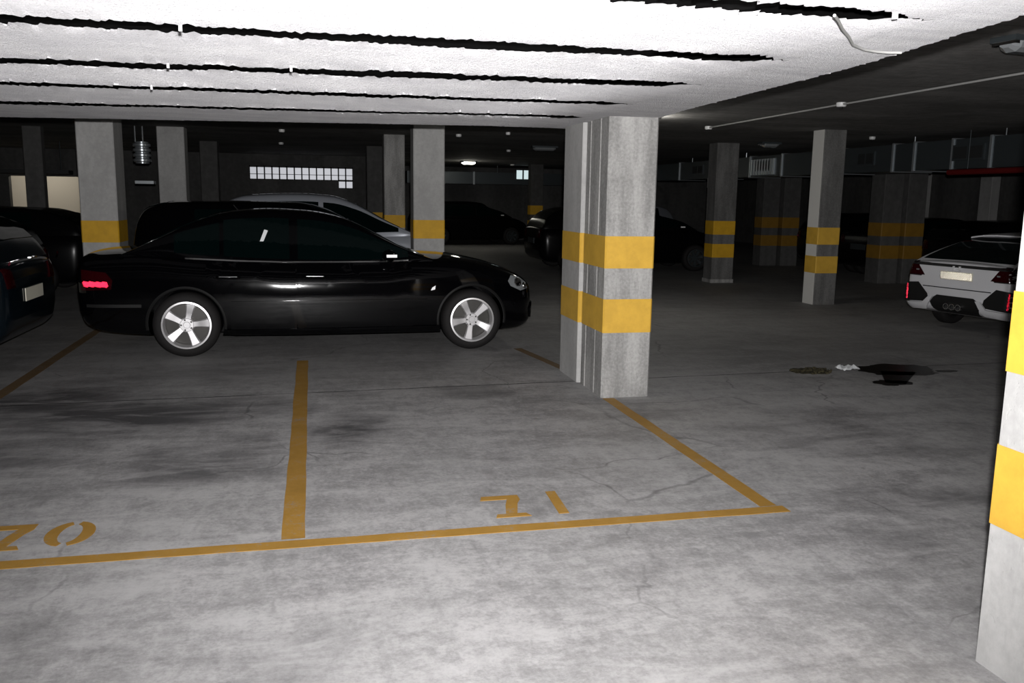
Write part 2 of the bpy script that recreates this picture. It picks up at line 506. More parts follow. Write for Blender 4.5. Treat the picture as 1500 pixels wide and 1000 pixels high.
column('far dim column with faded bands in front of the parked cars at the back', 7.05, 7.48, 28.7, 29.1, H2, [(1.05, 1.35), (.55, .85)], 'wall', stripe='stripe_old', group=gc)
gp = 'paired dim columns along the right wall'
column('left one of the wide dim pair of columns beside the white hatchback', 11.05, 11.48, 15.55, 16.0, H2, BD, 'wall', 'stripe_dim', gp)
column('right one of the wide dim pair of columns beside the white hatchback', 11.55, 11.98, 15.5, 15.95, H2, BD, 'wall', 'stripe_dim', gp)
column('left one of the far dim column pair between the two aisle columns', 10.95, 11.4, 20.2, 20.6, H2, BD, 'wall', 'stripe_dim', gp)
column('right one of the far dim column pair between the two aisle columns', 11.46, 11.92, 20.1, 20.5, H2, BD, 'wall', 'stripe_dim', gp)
# pilasters on the right wall
for k, (y, lab) in enumerate(((18.9, 'shallow wall pilaster behind the pale hatchback, below the duct grille'), (17.0, 'shallow wall pilaster beyond the pair of dim columns'), (21.4, 'shallow wall pilaster at the far end of the duct'))):
    tag(MB().cbox(XR - .25, XR - .003, y - .2, y + .2, 0, H2).build('wall_pilaster', M['col2']), lab, 'pilaster', 'pilasters on the right wall', 'thing')

# ------------------------------------------------------------------ floor markings
def line_mesh(p, q, wd):
    p, q = Vector(p), Vector(q); d = (q - p).normalized(); n = Vector((-d.y, d.x)) * wd / 2
    K = max(2, int((q - p).length / .05)); a = []; b = []
    for k in range(K + 1):
        c = p + (q - p) * k / K
        w1 = 1 + .10 * mn.noise(Vector((c.x * 3, c.y * 3, 5))); w2 = 1 + .10 * mn.noise(Vector((c.x * 3, c.y * 3, 15)))
        a.append(c + n * w1); b.append(c - n * w2)
    m = MB()
    poly = a + b[::-1]
    z0, z1 = .0005, .0025
    vs = [(v.x, v.y, z1) for v in a] + [(v.x, v.y, z1) for v in b] + [(v.x, v.y, z0) for v in a] + [(v.x, v.y, z0) for v in b]
    n_ = K + 1; fs = []
    for k in range(K):
        fs += [(k, k + 1, n_ + k + 1, n_ + k), (k, 2 * n_ + k, 2 * n_ + k + 1, k + 1), (n_ + k, n_ + k + 1, 3 * n_ + k + 1, 3 * n_ + k)]
    m.add(vs, fs)
    return m
gl = 'yellow bay lines on the floor'
def bay_line(p, q, wd, lab, mat='line'):
    tag(line_mesh(p, q, wd).build('bay_line', M[mat]), lab, 'floor marking', gl, 'thing')
bay_line((-5.2, 3.93), (2.40, 3.985), .088, 'long yellow line across the front of bays 70 and 71')
bay_line((-.13, 4.03), (-.142, 8.62), .105, 'yellow line dividing bay 70 from bay 71')
bay_line((2.325, 4.035), (2.30, 6.60), .095, 'yellow line from the front corner of bay 71 to the big column')
bay_line((-2.45, 6.8), (-2.50, 11.6), .10, 'faint yellow line on the left running in under the parked cars', 'line_faint')
bay_line((2.29, 7.84), (2.10, 9.02), .09, 'faint yellow line running from the double column towards the sedan front wheel', 'line_faint')

def flat(poly, z0=.0005, z1=.0027):
    return MB().prism(poly, z0, z1)
def seven(dx):
    bar = [(.83, 4.385), (.845, 4.445), (1.045, 4.445), (1.045, 4.375), (1.02, 4.32), (.985, 4.17), (.925, 4.17), (.95, 4.30), (.975, 4.385)]
    foot = [(.88, 4.172), (1.03, 4.172), (1.05, 4.125), (.865, 4.125)]
    m = MB()
    m.prism([(x + dx, y) for x, y in bar], .0005, .0027)
    m.prism([(x + dx, y) for x, y in foot], .0005, .0027)
    return m
n71 = empty('bay_number', (1.0, 4.3, 0)); tag(n71, 'painted yellow number 71 on the floor of the empty bay', 'floor number', 'painted bay numbers')
seven(-1.0).build('digit', M['line'], n71)
for o in n71.children:
    o.location.y = -4.3
MB().prism([(.21, .17), (.265, .17), (.25, -.17), (.195, -.17)], .0005, .0027).build('digit', M['line'], n71)
n70 = empty('bay_number', (-1.3, 4.3, 0)); tag(n70, 'scuffed yellow number 70 on the floor at the left edge', 'floor number', 'painted bay numbers')
o7 = seven(-2.385 + 1.3).build('digit', M['line'], n70); o7.location.y = -4.3
z = MB()
for sgn in (-1, 1):
    outer = []; inner = []
    for k in range(13):
        t = R(-78 + 156 * k / 12)
        outer.append((.14 + sgn * .108 * math.cos(t), -.01 + .155 * math.sin(t)))
        inner.append((.14 + sgn * .048 * math.cos(t), -.01 + .12 * math.sin(t)))
    z.prism(outer + inner[::-1], .0005, .0027)
z.build('digit', M['line'], n70)

# ------------------------------------------------------------------ litter on the floor
def blob(cx, cy, rx, ry, seed, n=64, rough=.35):
    p = []
    for k in range(n):
        t = 2 * PI * k / n
        r = 1 + rough * mn.noise(Vector((math.cos(t) * 1.6, math.sin(t) * 1.6, seed))) + rough * .6 * mn.noise(Vector((math.cos(t) * 5, math.sin(t) * 5, seed)))
        p.append((cx + rx * r * math.cos(t), cy + ry * r * math.sin(t)))
    return p
pud = MB()
pud.prism(blob(5.50, 7.36, .42, .26, 3.0), .0004, .0022)
pud.prism(blob(5.05, 6.78, .17, .12, 9.0), .0004, .0022)
pud.prism([(5.0, 6.8), (5.15, 6.72), (5.62, 7.2), (5.3, 7.3)], .0004, .0022)
pud.prism(blob(5.95, 7.20, .12, .05, 5.0), .0004, .0022)
tag(pud.build('oil_puddle', M['oil']), 'black oil puddle spreading on the dark aisle floor', 'puddle')
pap = MB()
vs = []; fs = []
for i in range(9):
    for j in range(7):
        u, v = i / 8, j / 6
        vs.append((5.02 + (u - .5) * .17 + .01 * mn.noise(Vector((i, j, 2))), 7.42 + (v - .5) * .17, .006 + .05 * abs(mn.noise(Vector((u * 3, v * 3, 8)))) + .012 * u))
for i in range(8):
    for j in range(6):
        a = i * 7 + j
        fs.append((a, a + 1, a + 8, a + 7))
pap.add(vs, fs)
tag(pap.build('crumpled_paper', M['paper']), 'crumpled white paper scrap beside the oil puddle', 'paper')
lit = MB()
for k in range(90):
    a = random.uniform(0, 2 * PI); r = random.random() ** .6
    x, y = 4.62 + .20 * r * math.cos(a), 7.40 + .16 * r * math.sin(a)
    s = random.uniform(.006, .022); t = random.uniform(0, PI)
    hz = random.uniform(.004, .02)
    p = [(x + s * math.cos(t + q), y + .6 * s * math.sin(t + q)) for q in (0, 1.3, 2.8, 4.2)]
    lit.prism(p, 0, hz)
lit.prism(blob(4.62, 7.40, .2, .15, 1.0), 0, .003)
tag(lit.build('litter_patch', M['litter']), 'small brown-green patch of damp litter left of the white paper scrap', 'litter', None, 'stuff')

# ------------------------------------------------------------------ services on the ceiling
def conduit(label, pts, r=.011, mat='conduit', name='conduit_pipe', cat='pipe'):
    return tag(MB().tube(pts, r, 8).build(name, M[mat], smooth=50), label, cat)
conduit('thin pale conduit on the dark ceiling linking two white boxes', [(5.755, 3.2, H2 - .02), (5.765, 9.0, H2 - .02), (5.805, 12.5, H2 - .02)])
BX = [(5.77, 9.02, 'white round junction box on the ceiling conduit, the nearer one', .055), (5.81, 12.52, 'white round junction box at the far end of the ceiling conduit', .055),
      (-.52, 15.95, 'small ceiling box seen above the black hatchback roof', .05), (-.67, 19.9, 'small ceiling box behind the one above the hatchback roof', .05),
      (2.54, 15.8, 'small ceiling box just right of the column at the sedan bonnet', .05), (3.25, 14.93, 'small ceiling box midway between the sedan column and the big column', .04),
      (4.46, 20.4, 'tiny ceiling box in front of the lit far lamp', .05), (6.48, 29.0, 'tiny ceiling box right of the lit far lamp', .07),
      (9.2, 13.4, 'small ceiling box beside the duct above the dim column pair', .05)]
for x, y, lab, r in BX:
    root = MB().lathe([(r, 0), (r, -.035), (r * .85, -.05), (0, -.052)], 20).build('junction_box', M['box'], smooth=40)
    root.location = (x, y, H2 + .004)
    tag(root, lab, 'junction box', 'round boxes on the dark ceiling')
    MB().lathe([(r * .3, 0), (r * .3, -.02), (0, -.022)], 12).build('gland', M['trim'], root).location = (0, 0, -.05)

def bulkhead(label, x, y, lit_=True, L=.6, rz=0.0, wd=.09):
    root = empty('ceiling_lamp', (x, y, H2), rz)
    tag(root, label, 'lamp', 'ceiling lamps')
    MB().box(-L / 2 - .03, L / 2 + .03, -wd - .01, wd + .01, -.035, 0).build('housing', M['galv'], root)
    d = MB()
    prof = [(-wd, -.035), (-wd * .85, -.075), (-wd * .4, -.098), (wd * .4, -.098), (wd * .85, -.075), (wd, -.035)]
    n = len(prof)
    vs = []
    for xx, sc in ((-L / 2, .6), (-L / 2 + .05, 1), (L / 2 - .05, 1), (L / 2, .6)):
        vs += [(xx, yy * sc, -.035 + (zz + .035) * sc) for yy, zz in prof]
    fs = [(i * n + k, i * n + k + 1, (i + 1) * n + k + 1, (i + 1) * n + k) for i in range(3) for k in range(n - 1)] + [tuple(range(n)), tuple(range(3 * n, 4 * n))]
    d.add(vs, fs)
    d.build('diffuser', M['lamp'] if lit_ else M['lens'], root)
    for s in (-1, 1):
        MB().box(s * (L / 2 + .0) - .02, s * (L / 2) + .02, -wd, wd, -.055, -.03).build('end_clip', M['chrome'], root)
    return root
bulkhead('lit lamp on the far ceiling right of the column behind the sedan', 4.7, 27.3, True, .40, 0, .16)
bulkhead('unlit ceiling lamp at the top right corner of the photo', 4.80, 5.22, False, .62, R(8))
bulkhead('lit lamp whose glow shows beside the top of the big column', 4.36, 11.3, True, .5, R(90))
bulkhead('unlit flat lamp on the ceiling left of the bright duct end', 4.85, 18.6, False, .5)
bulkhead('unlit lamp on the ceiling between the two aisle columns', 8.4, 15.4, False, .34)

# rectangular duct along the right side
duct = empty('air_duct', (9.7, 16, 2.16)); tag(duct, 'long galvanised duct hanging along the right side of the garage', 'duct', 'ventilation ducts')
MB().box(0, .75, -7.5, 8.5, -.02, .43).build('casing', M['galv'], duct)
for y in (-6.2, -4.75, -3.95, -3.05, -2.5, -.9, 1.2, 2.6, 4.4, 6.6):
    MB().box(-.02, .77, y - .022, y + .022, -.035, .45).build('flange', M['galv_shiny'], duct)
for y, wd in ((-4.3, .30), (-1.75, .22), (2.0, .3), (5.4, .3)):
    g = MB().box(-.022, .0, y - wd - .03, y + wd + .03, .10, .34).build('grille', M['galv'], duct)
    s = MB().box(-.026, -.018, y - wd, y - .02, .13, .31).box(-.026, -.018, y + .02, y + wd, .13, .31)
    s.build('grille_opening', M['galv_dark'], g)
rib = MB()
for k in range(9):
    y = 1.5 + k * .12
    rib.box(-.03, .0, y, y + .05, .02, .36)
rib.build('ribbed_panel', M['galv_shiny'], duct)
for y in (-6.8, -4.9, -2.9, 0, 3.0, 6.0):
    MB().tube([(.1, y, .42), (.1, y, .545)], .008, 6).build('hanger', M['galv_shiny'], duct)
conduit('red sprinkler pipe running below the duct at the right edge', [(9.62, 9.0, 2.085), (9.62, 12.0, 2.085)], .045, 'red', 'sprinkler_pipe')
for y in (9.4, 11.6):
    MB().tube([(9.62, y, 2.12), (9.62, y, H2 + .003)], .006, 6).build('pipe_hanger', M['galv'], COL.objects['sprinkler_pipe'])
# duct across the far end
d2 = empty('air_duct', (8.5, 30.6, 2.05)); tag(d2, 'dark duct running across in front of the far wall', 'duct', 'ventilation ducts')
MB().box(-5.4, 3.5, -.35, .35, 0, .4).build('casing', M['galv'], d2)
glint = empty('duct_glint', (7.12, 30.15, 2.39)); tag(glint, 'bluish-white glowing panels standing for a reflection on the dark far duct', 'lamp')  # added glowing panels stand for the bright reflection on the duct
MB().box(-.26, .26, .0, .10, -.17, .17).build('housing', M['galv'], glint)
for x in (-.13, .13):
    MB().box(x - .10, x + .10, -.02, .005, -.15, .15).build('diffuser', M['cool'], glint)  # added glowing panel standing for the duct reflection
for x in (-4.9, -2.2, .9, 3.2):
    MB().tube([(x, 0, .39), (x, 0, .653)], .012, 6).build('hanger', M['galv_shiny'], d2)
for x in (-4.6, -3.1, .6, 2.2):
    MB().box(x - .03, x + .03, -.38, .38, -.02, .42).build('flange', M['galv_shiny'], d2)
# ribbed duct outlet hanging behind the boot column
d3 = empty('spiral_duct', (-2.84, 16.2, 2.1)); tag(d3, 'short bright ribbed duct hanging from two rods beside the boot column', 'duct', 'ventilation ducts')
m = MB()
for k in range(4):
    m.lathe([(.12, k * .085), (.145, k * .085 + .015), (.145, k * .085 + .05), (.12, k * .085 + .065)], 24)
m.lathe([(.11, -.02), (.11, .34)], 24)
m.build('ribbed_casing', M['galv_shiny'], d3, 40)
for x in (-.10, .02):
    MB().tube([(x, 0, .30), (x, 0, H2 - 2.1)], .012, 6).build('hanger_rod', M['galv_shiny'], d3)
MB().box(-.12, .18, -.1, .1, -.36, -.31).build('damper', M['galv_shiny'], d3)
# beams that carry the services in front of the lobby
d4 = empty('cable_tray', (-8.0, 22.0, 1.98)); tag(d4, 'dark cable tray hanging in front of the lit lobby opening', 'cable tray')
MB().box(-4, 2.6, -.2, .2, 0, .08).build('tray', M['galv_dark'], d4)
for x in (-3, -1, 1, 2.4):
    MB().tube([(x, 0, .05), (x, 0, H2 - 1.98)], .01, 6).build('hanger_rod', M['galv'], d4)
tag(MB().box(-4.6, -3.0, 13.6, 13.75, H2 - .08, H2 + .002).build('strip_lamp', M['galv']), 'unlit strip lamp on the dark ceiling left of the boot column', 'lamp')
# small wall signs far right
sg = MB().box(-.2, .2, 0, .03, -.1, .1).build('exit_sign', M['glassgreen']); sg.location = (11.4, 23.6, 2.02)
tag(sg, 'pale green lit sign right of the slim column at the back', 'sign')
MB().box(-.22, .22, .03, .05, -.12, .12).build('sign_back', M['trim'], sg)
MB().tube([(0, .04, .1), (0, .04, H2 - 2.02)], .012, 6).build('hanger_rod', M['galv'], sg)
sg = MB().box(-.11, .11, 0, .03, -.11, .11).build('wall_sign', M['box']); sg.location = (8.98, 19.0, 2.0)
tag(sg, 'small pale square sign left of the slim column at the back', 'sign')
MB().tube([(0, .02, .1), (0, .02, H2 - 2.0)], .012, 6).build('hanger_rod', M['galv'], sg)

# ------------------------------------------------------------------ cars
def pchip(pts):
    xs = [p[0] for p in pts]; ys = [p[1] for p in pts]; n = len(xs)
    h = [xs[i + 1] - xs[i] for i in range(n - 1)]; d = [(ys[i + 1] - ys[i]) / h[i] for i in range(n - 1)]
    m = [0.0] * n; m[0] = d[0]; m[-1] = d[-1]
    for i in range(1, n - 1):
        if d[i - 1] * d[i] > 0:
            w1, w2 = 2 * h[i] + h[i - 1], h[i] + 2 * h[i - 1]
            m[i] = (w1 + w2) / (w1 / d[i - 1] + w2 / d[i])
    def f(x):
        if x <= xs[0]: return ys[0]
        if x >= xs[-1]: return ys[-1]
        i = 0
        while x > xs[i + 1]: i += 1
        t = (x - xs[i]) / h[i]
        return ((1 + 2 * t) * (1 - t) ** 2 * ys[i] + t * (1 - t) ** 2 * h[i] * m[i] + t * t * (3 - 2 * t) * ys[i + 1] + t * t * (t - 1) * h[i] * m[i + 1])
    return f

SEC = [(0, 0), (.45, 0), (.80, .0), (.92, .02), (.965, .075), (.985, .17), (.996, .32), (1.0, .46), (.999, .58), (.992, .70), (.975, .82), (.945, .91), (.90, .962), (.80, .99), (.55, 1.01), (.28, 1.02), (0, 1.024)]

def tail_spacing(x0, x1, n):
    return [x0 + (x1 - x0) * (.5 - .5 * math.cos(PI * k / (n - 1))) for k in range(n)]

class Car:
    def __init__(c, P, name, label, cat, loc, heading, group=None, scale=1.0):
        c.P = P
        c.root = empty(name, loc, heading); c.root.scale = (scale,) * 3
        tag(c.root, label, cat, group)
        c.zt, c.zb, c.W = pchip(P['deck']), pchip(P['bottom']), pchip(P['width'])
        c.zr = pchip(P['roof'])
        c.xa, c.xb = P['roof'][0][0], P['roof'][-1][0]
        c.k = P.get('tumble', .42)
        c.paint = M[P['paint']]
        c.wr = P['wheel_r']; c.ax = (P['rear_axle'], P['front_axle'])
    def wb(c, x): return c.W(x) * .925
    def base(c, x): return c.zt(x) - .035
    def cabin_section(c, x):
        b, t = c.base(x), c.zr(x)
        hgt = max(t - b, .01); wb = c.wb(x); wt = wb - c.k * hgt
        r = []
        for fz in (0, .2, .4, .6, .76, .86): r.append((wb - c.k * hgt * fz + .012 * math.sin(PI * fz), b + hgt * fz))
        r += [(wt + .006, b + hgt * .93), (wt - .035, b + hgt * .972), (wt - .11, b + hgt * .988), (wt * .55, b + hgt * .998), (wt * .25, t + .004), (0, t + .006)]
        return r
    def shell(c):
        P = c.P
        x0, x1 = P['deck'][0][0], P['deck'][-1][0]
        xs = tail_spacing(x0, x1, 84)
        lo = MB(); rings = []
        n = len(SEC)
        for x in xs:
            W, zb, zt = c.W(x), c.zb(x), c.zt(x)
            half = [(W * fy, zb + (zt - zb) * fz) for fy, fz in SEC]
            ring = [(x, y, z) for y, z in half] + [(x, -y, z) for y, z in half[-2:0:-1]]
            rings.append(ring)
        N_ = len(rings[0])
        vs = [p for r in rings for p in r]
        fs = [(i * N_ + k, i * N_ + (k + 1) % N_, (i + 1) * N_ + (k + 1) % N_, (i + 1) * N_ + k) for i in range(len(xs) - 1) for k in range(N_)]
        fs += [tuple(range(N_ - 1, -1, -1)), tuple(range((len(xs) - 1) * N_, len(xs) * N_))]
        lo.add(vs, fs)
        ob = lo.build('lower', c.paint)
        # wheel-arch cutters
        cut = MB()
        ar = P.get('arch_r', c.wr + .045)
        for ax in c.ax:
            for s in (-1, 1):
                y0, y1 = (.52, 1.3) if s > 0 else (-1.3, -.52)
                Mx = Matrix.Translation((ax, 0, c.wr + .005)) @ Matrix.Rotation(R(-90), 4, 'X')
                cut.lathe([(ar, y0), (ar, y1)], 48, Mx)
        co = cut.build('cutter', c.paint)
        md = ob.modifiers.new('b', 'BOOLEAN'); md.operation = 'DIFFERENCE'; md.solver = 'EXACT'; md.object = co
        dg = bpy.context.evaluated_depsgraph_get()
        me = bpy.data.meshes.new_from_object(ob.evaluated_get(dg))
        # cabin
        cb = MB(); xs2 = tail_spacing(c.xa, c.xb, 56)
        secs = [c.cabin_section(x) for x in xs2]
        rings = []
        for x, h_ in zip(xs2, secs):
            rings.append([(x, y, z) for y, z in h_] + [(x, -y, z) for y, z in h_[-2::-1]])
        N_ = len(rings[0])
        vs = [p for r in rings for p in r]
        fs = [(i * N_ + k, i * N_ + k + 1, (i + 1) * N_ + k + 1, (i + 1) * N_ + k) for i in range(len(xs2) - 1) for k in range(N_ - 1)]
        fs += [tuple(range(N_)), tuple(range((len(xs2) - 1) * N_, len(xs2) * N_))]
        cb.add(vs, fs)
        out = MB()
        out.add([v.co for v in me.vertices], [tuple(p.vertices) for p in me.polygons])
        out.add(cb.v, cb.f)
        c.bvh = BVHTree.FromPolygons([Vector(v) for v in out.v], out.f)
        c.body = out.build('body', c.paint, c.root, 32)
        bpy.data.objects.remove(ob); bpy.data.objects.remove(co)
        return c
    def surf(c, axis, sgn, a, b):
        if axis == 'y': o, d = Vector((a, 3 * sgn, b)), Vector((0, -sgn, 0))
        elif axis == 'x': o, d = Vector((4 * sgn, a, b)), Vector((-sgn, 0, 0))
        else: o, d = Vector((a, b, 3)), Vector((0, 0, -1))
        h = c.bvh.ray_cast(o, d)
        if h[0] is not None and (axis != 'y' or abs(h[0].y) > .3): return h[0], h[1]
        h = c.bvh.find_nearest(o - o.dot(d) * d if False else Vector((a, sgn * c.W(a), b)) if axis == 'y' else (Vector((c.P['deck'][0 if sgn < 0 else -1][0], a, b)) if axis == 'x' else Vector((a, b, c.zr(a)))))
        return h[0], h[1]
    def patch(c, name, mat, axis, sgn, poly, off=.004, thick=.012, edge=.07, parent=None, smooth=40, label=None):
        bm = bmesh.new()
        vs = [bm.verts.new((a, b, 0)) for a, b in poly]
        f = bm.faces.new(vs)
        bmesh.ops.triangulate(bm, faces=[f])
        for it in range(6):
            e = [x for x in bm.edges if x.calc_length() > edge]
            if not e: break
            bmesh.ops.subdivide_edges(bm, edges=e, cuts=1)
            bmesh.ops.triangulate(bm, faces=bm.faces[:])
        ax = {'y': Vector((0, sgn, 0)), 'x': Vector((sgn, 0, 0)), 'z': Vector((0, 0, 1))}[axis]
        bm.verts.ensure_lookup_table()
        dirs = []
        for v in bm.verts:
            p, nrm = c.surf(axis, sgn, v.co.x, v.co.y)
            d = (nrm if nrm.dot(ax) > .15 else ax)
            d = (d * .7 + ax * .3).normalized()
            v.co = p + d * off; dirs.append(d.copy())
        g = bmesh.ops.extrude_face_region(bm, geom=bm.faces[:])
        nv = [x for x in g['geom'] if isinstance(x, bmesh.types.BMVert)]
        # the extruded copy becomes the outer skin; push the originals inward
        for i, d in enumerate(dirs):
            bm.verts.ensure_lookup_table(); bm.verts[i].co -= d * thick
        bmesh.ops.recalc_face_normals(bm, faces=bm.faces)
        me = bpy.data.meshes.new(name); bm.to_mesh(me); bm.free()
        me.polygons.foreach_set('use_smooth', [True] * len(me.polygons))
        me.set_sharp_from_angle(angle=R(smooth)); me.materials.append(mat)
        o = link(bpy.data.objects.new(name, me), parent or c.root)
        if label: o['label'] = label
        return o
    def side_window(c, x0, x1, sgn, lo=.03, hi=.84, n=14, raise_=None):
        bot = []; top = []
        for k in range(n + 1):
            x = x0 + (x1 - x0) * k / n
            b = c.base(x) + .035 + lo; hgt = c.zr(x) - c.base(x)
            t = c.base(x) + hgt * hi
            if raise_: b = max(b, raise_(x))
            if t > b + .004:
                bot.append((x, b)); top.append((x, t))
        if len(bot) < 3: return None
        poly = bot + top[::-1]
        return c.patch('side_window', M['glass'], 'y', sgn, poly, .004, .02, .12)
    def screen(c, name, x0, x1, inset=.09, n=10, m=12):
        """windscreen / rear window following the cabin's sloping top"""
        mb = MB(); vs = []
        for i in range(n + 1):
            x = x0 + (x1 - x0) * i / n
            sec = c.cabin_section(x); wt = sec[6][0] - inset
            for j in range(m + 1):
                y = wt * (2 * j / m - 1)
                h = c.bvh.ray_cast(Vector((x, y, 3)), Vector((0, 0, -1)))
                nr = h[1] if h[1].z > 0 else -h[1]
                vs.append(h[0] + nr * .006)
        fs = [(i * (m + 1) + j, i * (m + 1) + j + 1, (i + 1) * (m + 1) + j + 1, (i + 1) * (m + 1) + j) for i in range(n) for j in range(m)]
        b = len(vs)
        vs2 = [Vector(v) - Vector((0, 0, .02)) for v in vs]
        mb.add(vs + vs2, fs + [tuple(b + q for q in f) for f in fs])
        ring = [j for j in range(m + 1)] + [i * (m + 1) + m for i in range(1, n + 1)] + [n * (m + 1) + j for j in range(m - 1, -1, -1)] + [i * (m + 1) for i in range(n - 1, 0, -1)]
        mb.add(vs + vs2, [(ring[q], ring[(q + 1) % len(ring)], b + ring[(q + 1) % len(ring)], b + ring[q]) for q in range(len(ring))])
        return mb.build(name, M['glass'], c.root, 40)
    def wheels(c, meshes, track, ang=None):
        tyre, rim, disc = meshes
        for i, ax in enumerate(c.ax):
            for s in (-1, 1):
                w_ = link(bpy.data.objects.new('wheel', tyre), c.root)
                w_.location = (ax, s * track, c.wr)
                w_.rotation_euler = (0, 0, 0 if s < 0 else PI)
                r_ = link(bpy.data.objects.new('rim', rim), w_)
                if ang: r_.rotation_euler = (0, -ang[i], 0)
                link(bpy.data.objects.new('brake_disc', disc), w_)
    def mirrors(c, x, z, mat, sides=(-1, 1)):
        for s in sides:
            y0 = c.wb(x) - .02
            m = MB(); vs = []; fs = []
            for i in range(7):
                t = i / 6; sc = math.sin(PI * (.12 + .80 * t)) ** .6
                for k in range(12):
                    a = 2 * PI * k / 12
                    vs.append((x + .075 * sc * math.cos(a) - .02 * t, s * (y0 + .03 + .19 * t), z + .065 * sc * math.sin(a) + .012))
            for i in range(6):
                for k in range(12):
                    fs.append((i * 12 + k, i * 12 + (k + 1) % 12, i * 12 + 12 + (k + 1) % 12, i * 12 + 12 + k))
            fs += [tuple(range(12)), tuple(range(72, 84))]
            m.add(vs, fs)
            m.box(x - .03, x + .03, min(s * (y0 - .04), s * (y0 + .06)), max(s * (y0 - .04), s * (y0 + .06)), z - .05, z - .01)
            mo = m.build('side_mirror', mat, c.root, 50)
            MB().box(x - .045, x + .06, min(s * (y0 + .205), s * (y0 + .232)), max(s * (y0 + .205), s * (y0 + .232)), z + .002, z + .03).build('indicator_and_glint', M['bright'], mo)  # large pale strip also paints the glints on the mirror

def make_wheel(r, rim_r, wd, spokes=5, a0=0.0, tag_=''):
    Mx = Matrix.Rotation(R(90), 4, 'X')    # lathe axis -> outer face towards -y
    t = MB()
    h = wd / 2
    prof = [(rim_r, -h * .9), (rim_r + .01, -h), (r - .05, -h - .004), (r - .016, -h * .86), (r, -h * .6), (r, h * .6), (r - .016, h * .86), (r - .05, h + .004), (rim_r + .01, h), (rim_r, h * .9), (rim_r - .012, h * .86), (rim_r - .014, -h * .86), (rim_r, -h * .9)]
    t.lathe(prof, 56, Mx, True)
    tyre = t.mesh('tyre' + tag_, M['rubber'], 40)
    m = MB()
    # rim lip
    m.lathe([(rim_r + .004, h * .90), (rim_r + .006, h + .002), (rim_r - .010, h + .004), (rim_r - .020, h * .80), (rim_r - .024, h * .25), (rim_r - .012, h * .25), (rim_r + .004, h * .90)], 56, Mx, True)
    # hub
    m.lathe([(.0, h * .80), (.030, h * .80), (.034, h * .74), (.062, h * .74), (.074, h * .62), (.074, h * .2), (0, h * .2)], 40, Mx)
    for k in range(spokes):
        a = a0 + 2 * PI * k / spokes
        ca, sa = math.cos(a), math.sin(a)
        st = [(.035, .034, .70), (.085, .031, .70), (.13, .035, .74), (.17, .041, .80), (rim_r - .012, .050, .82)]
        vs = []
        for rr, hw, yo in st:
            for q, ym in ((-hw, yo - .12), (-hw * .75, yo), (hw * .75, yo), (hw, yo - .12), (hw * .8, .25), (-hw * .8, .25)):
                vs.append((rr * ca - q * sa, -h * ym, rr * sa + q * ca))
        fs = []
        for i in range(len(st) - 1):
            for j in range(6):
                fs.append((i * 6 + j, i * 6 + (j + 1) % 6, i * 6 + 6 + (j + 1) % 6, i * 6 + 6 + j))
        fs += [tuple(range(6)), tuple(range(len(st) * 6 - 6, len(st) * 6))]
        m.add(vs, fs)
    rim = m.mesh('rim' + tag_, M['alloy'], 35)
    d = MB()
    d.lathe([(rim_r - .02, h * .05), (.05, h * .10), (0, h * .10)], 40, Mx)
    for k in range(5):
        a = a0 + PI / 5 + 2 * PI * k / 5
        d.lathe([(.009, h * .62), (.009, h * .78), (0, h * .78)], 8, Matrix.Translation((.052 * math.cos(a), 0, .052 * math.sin(a))) @ Mx)
    disc = d.mesh('brake_disc' + tag_, M['alloy_dark'], 40)
    return tyre, rim, disc

def retro(wid, hei, cell=.012):
    """prismatic retro-reflector: cube-corner facets facing +x, in the local y-z plane"""
    n = Vector((1, 0, 0)); u = Vector((0, 1, 0)); v = Vector((0, 0, 1))
    E3 = []
    for k in range(3):
        a = 2 * PI * k / 3 + .3
        E3.append((n * (1 / math.sqrt(3)) + (u * math.cos(a) + v * math.sin(a)) * math.sqrt(2 / 3)) * cell)
    K = int(max(wid, hei) / cell) + 4
    m = MB()
    for i in range(-K, K + 1):
        for j in range(-K, K + 1):
            k = -i - j
            p = E3[0] * i + E3[1] * j + E3[2] * k
            if abs(p.dot(u)) > wid / 2 - cell * .5 or abs(p.dot(v)) > hei / 2 - cell * .5: continue
            p = p + Vector((.002, 0, 0))
            for a, b in ((0, 1), (1, 2), (2, 0)):
                m.add([p, p + E3[a], p + E3[a] + E3[b], p + E3[b]], [(0, 1, 2, 3)])
    return m

def reflector(parent, name, mat, wid, hei, loc, rot, cell=.012, label=None):
    o = retro(wid, hei, cell).build(name, mat, parent)
    o.location = loc; o.rotation_euler = rot
    if label: o['label'] = label
    return o

def plate(c, loc, rot, scale=1.0, bright=True, text=None):
    base = MB().box(-.006, .002, -.265, .265, -.06, .06).build('license_plate', M['plate'], c.root)
    base.location = loc; base.rotation_euler = rot
    if bright:
        reflector(base, 'reflective_film', M['platetro'], .52, .11, (.003, 0, 0), (0, 0, 0), .010)
    return base

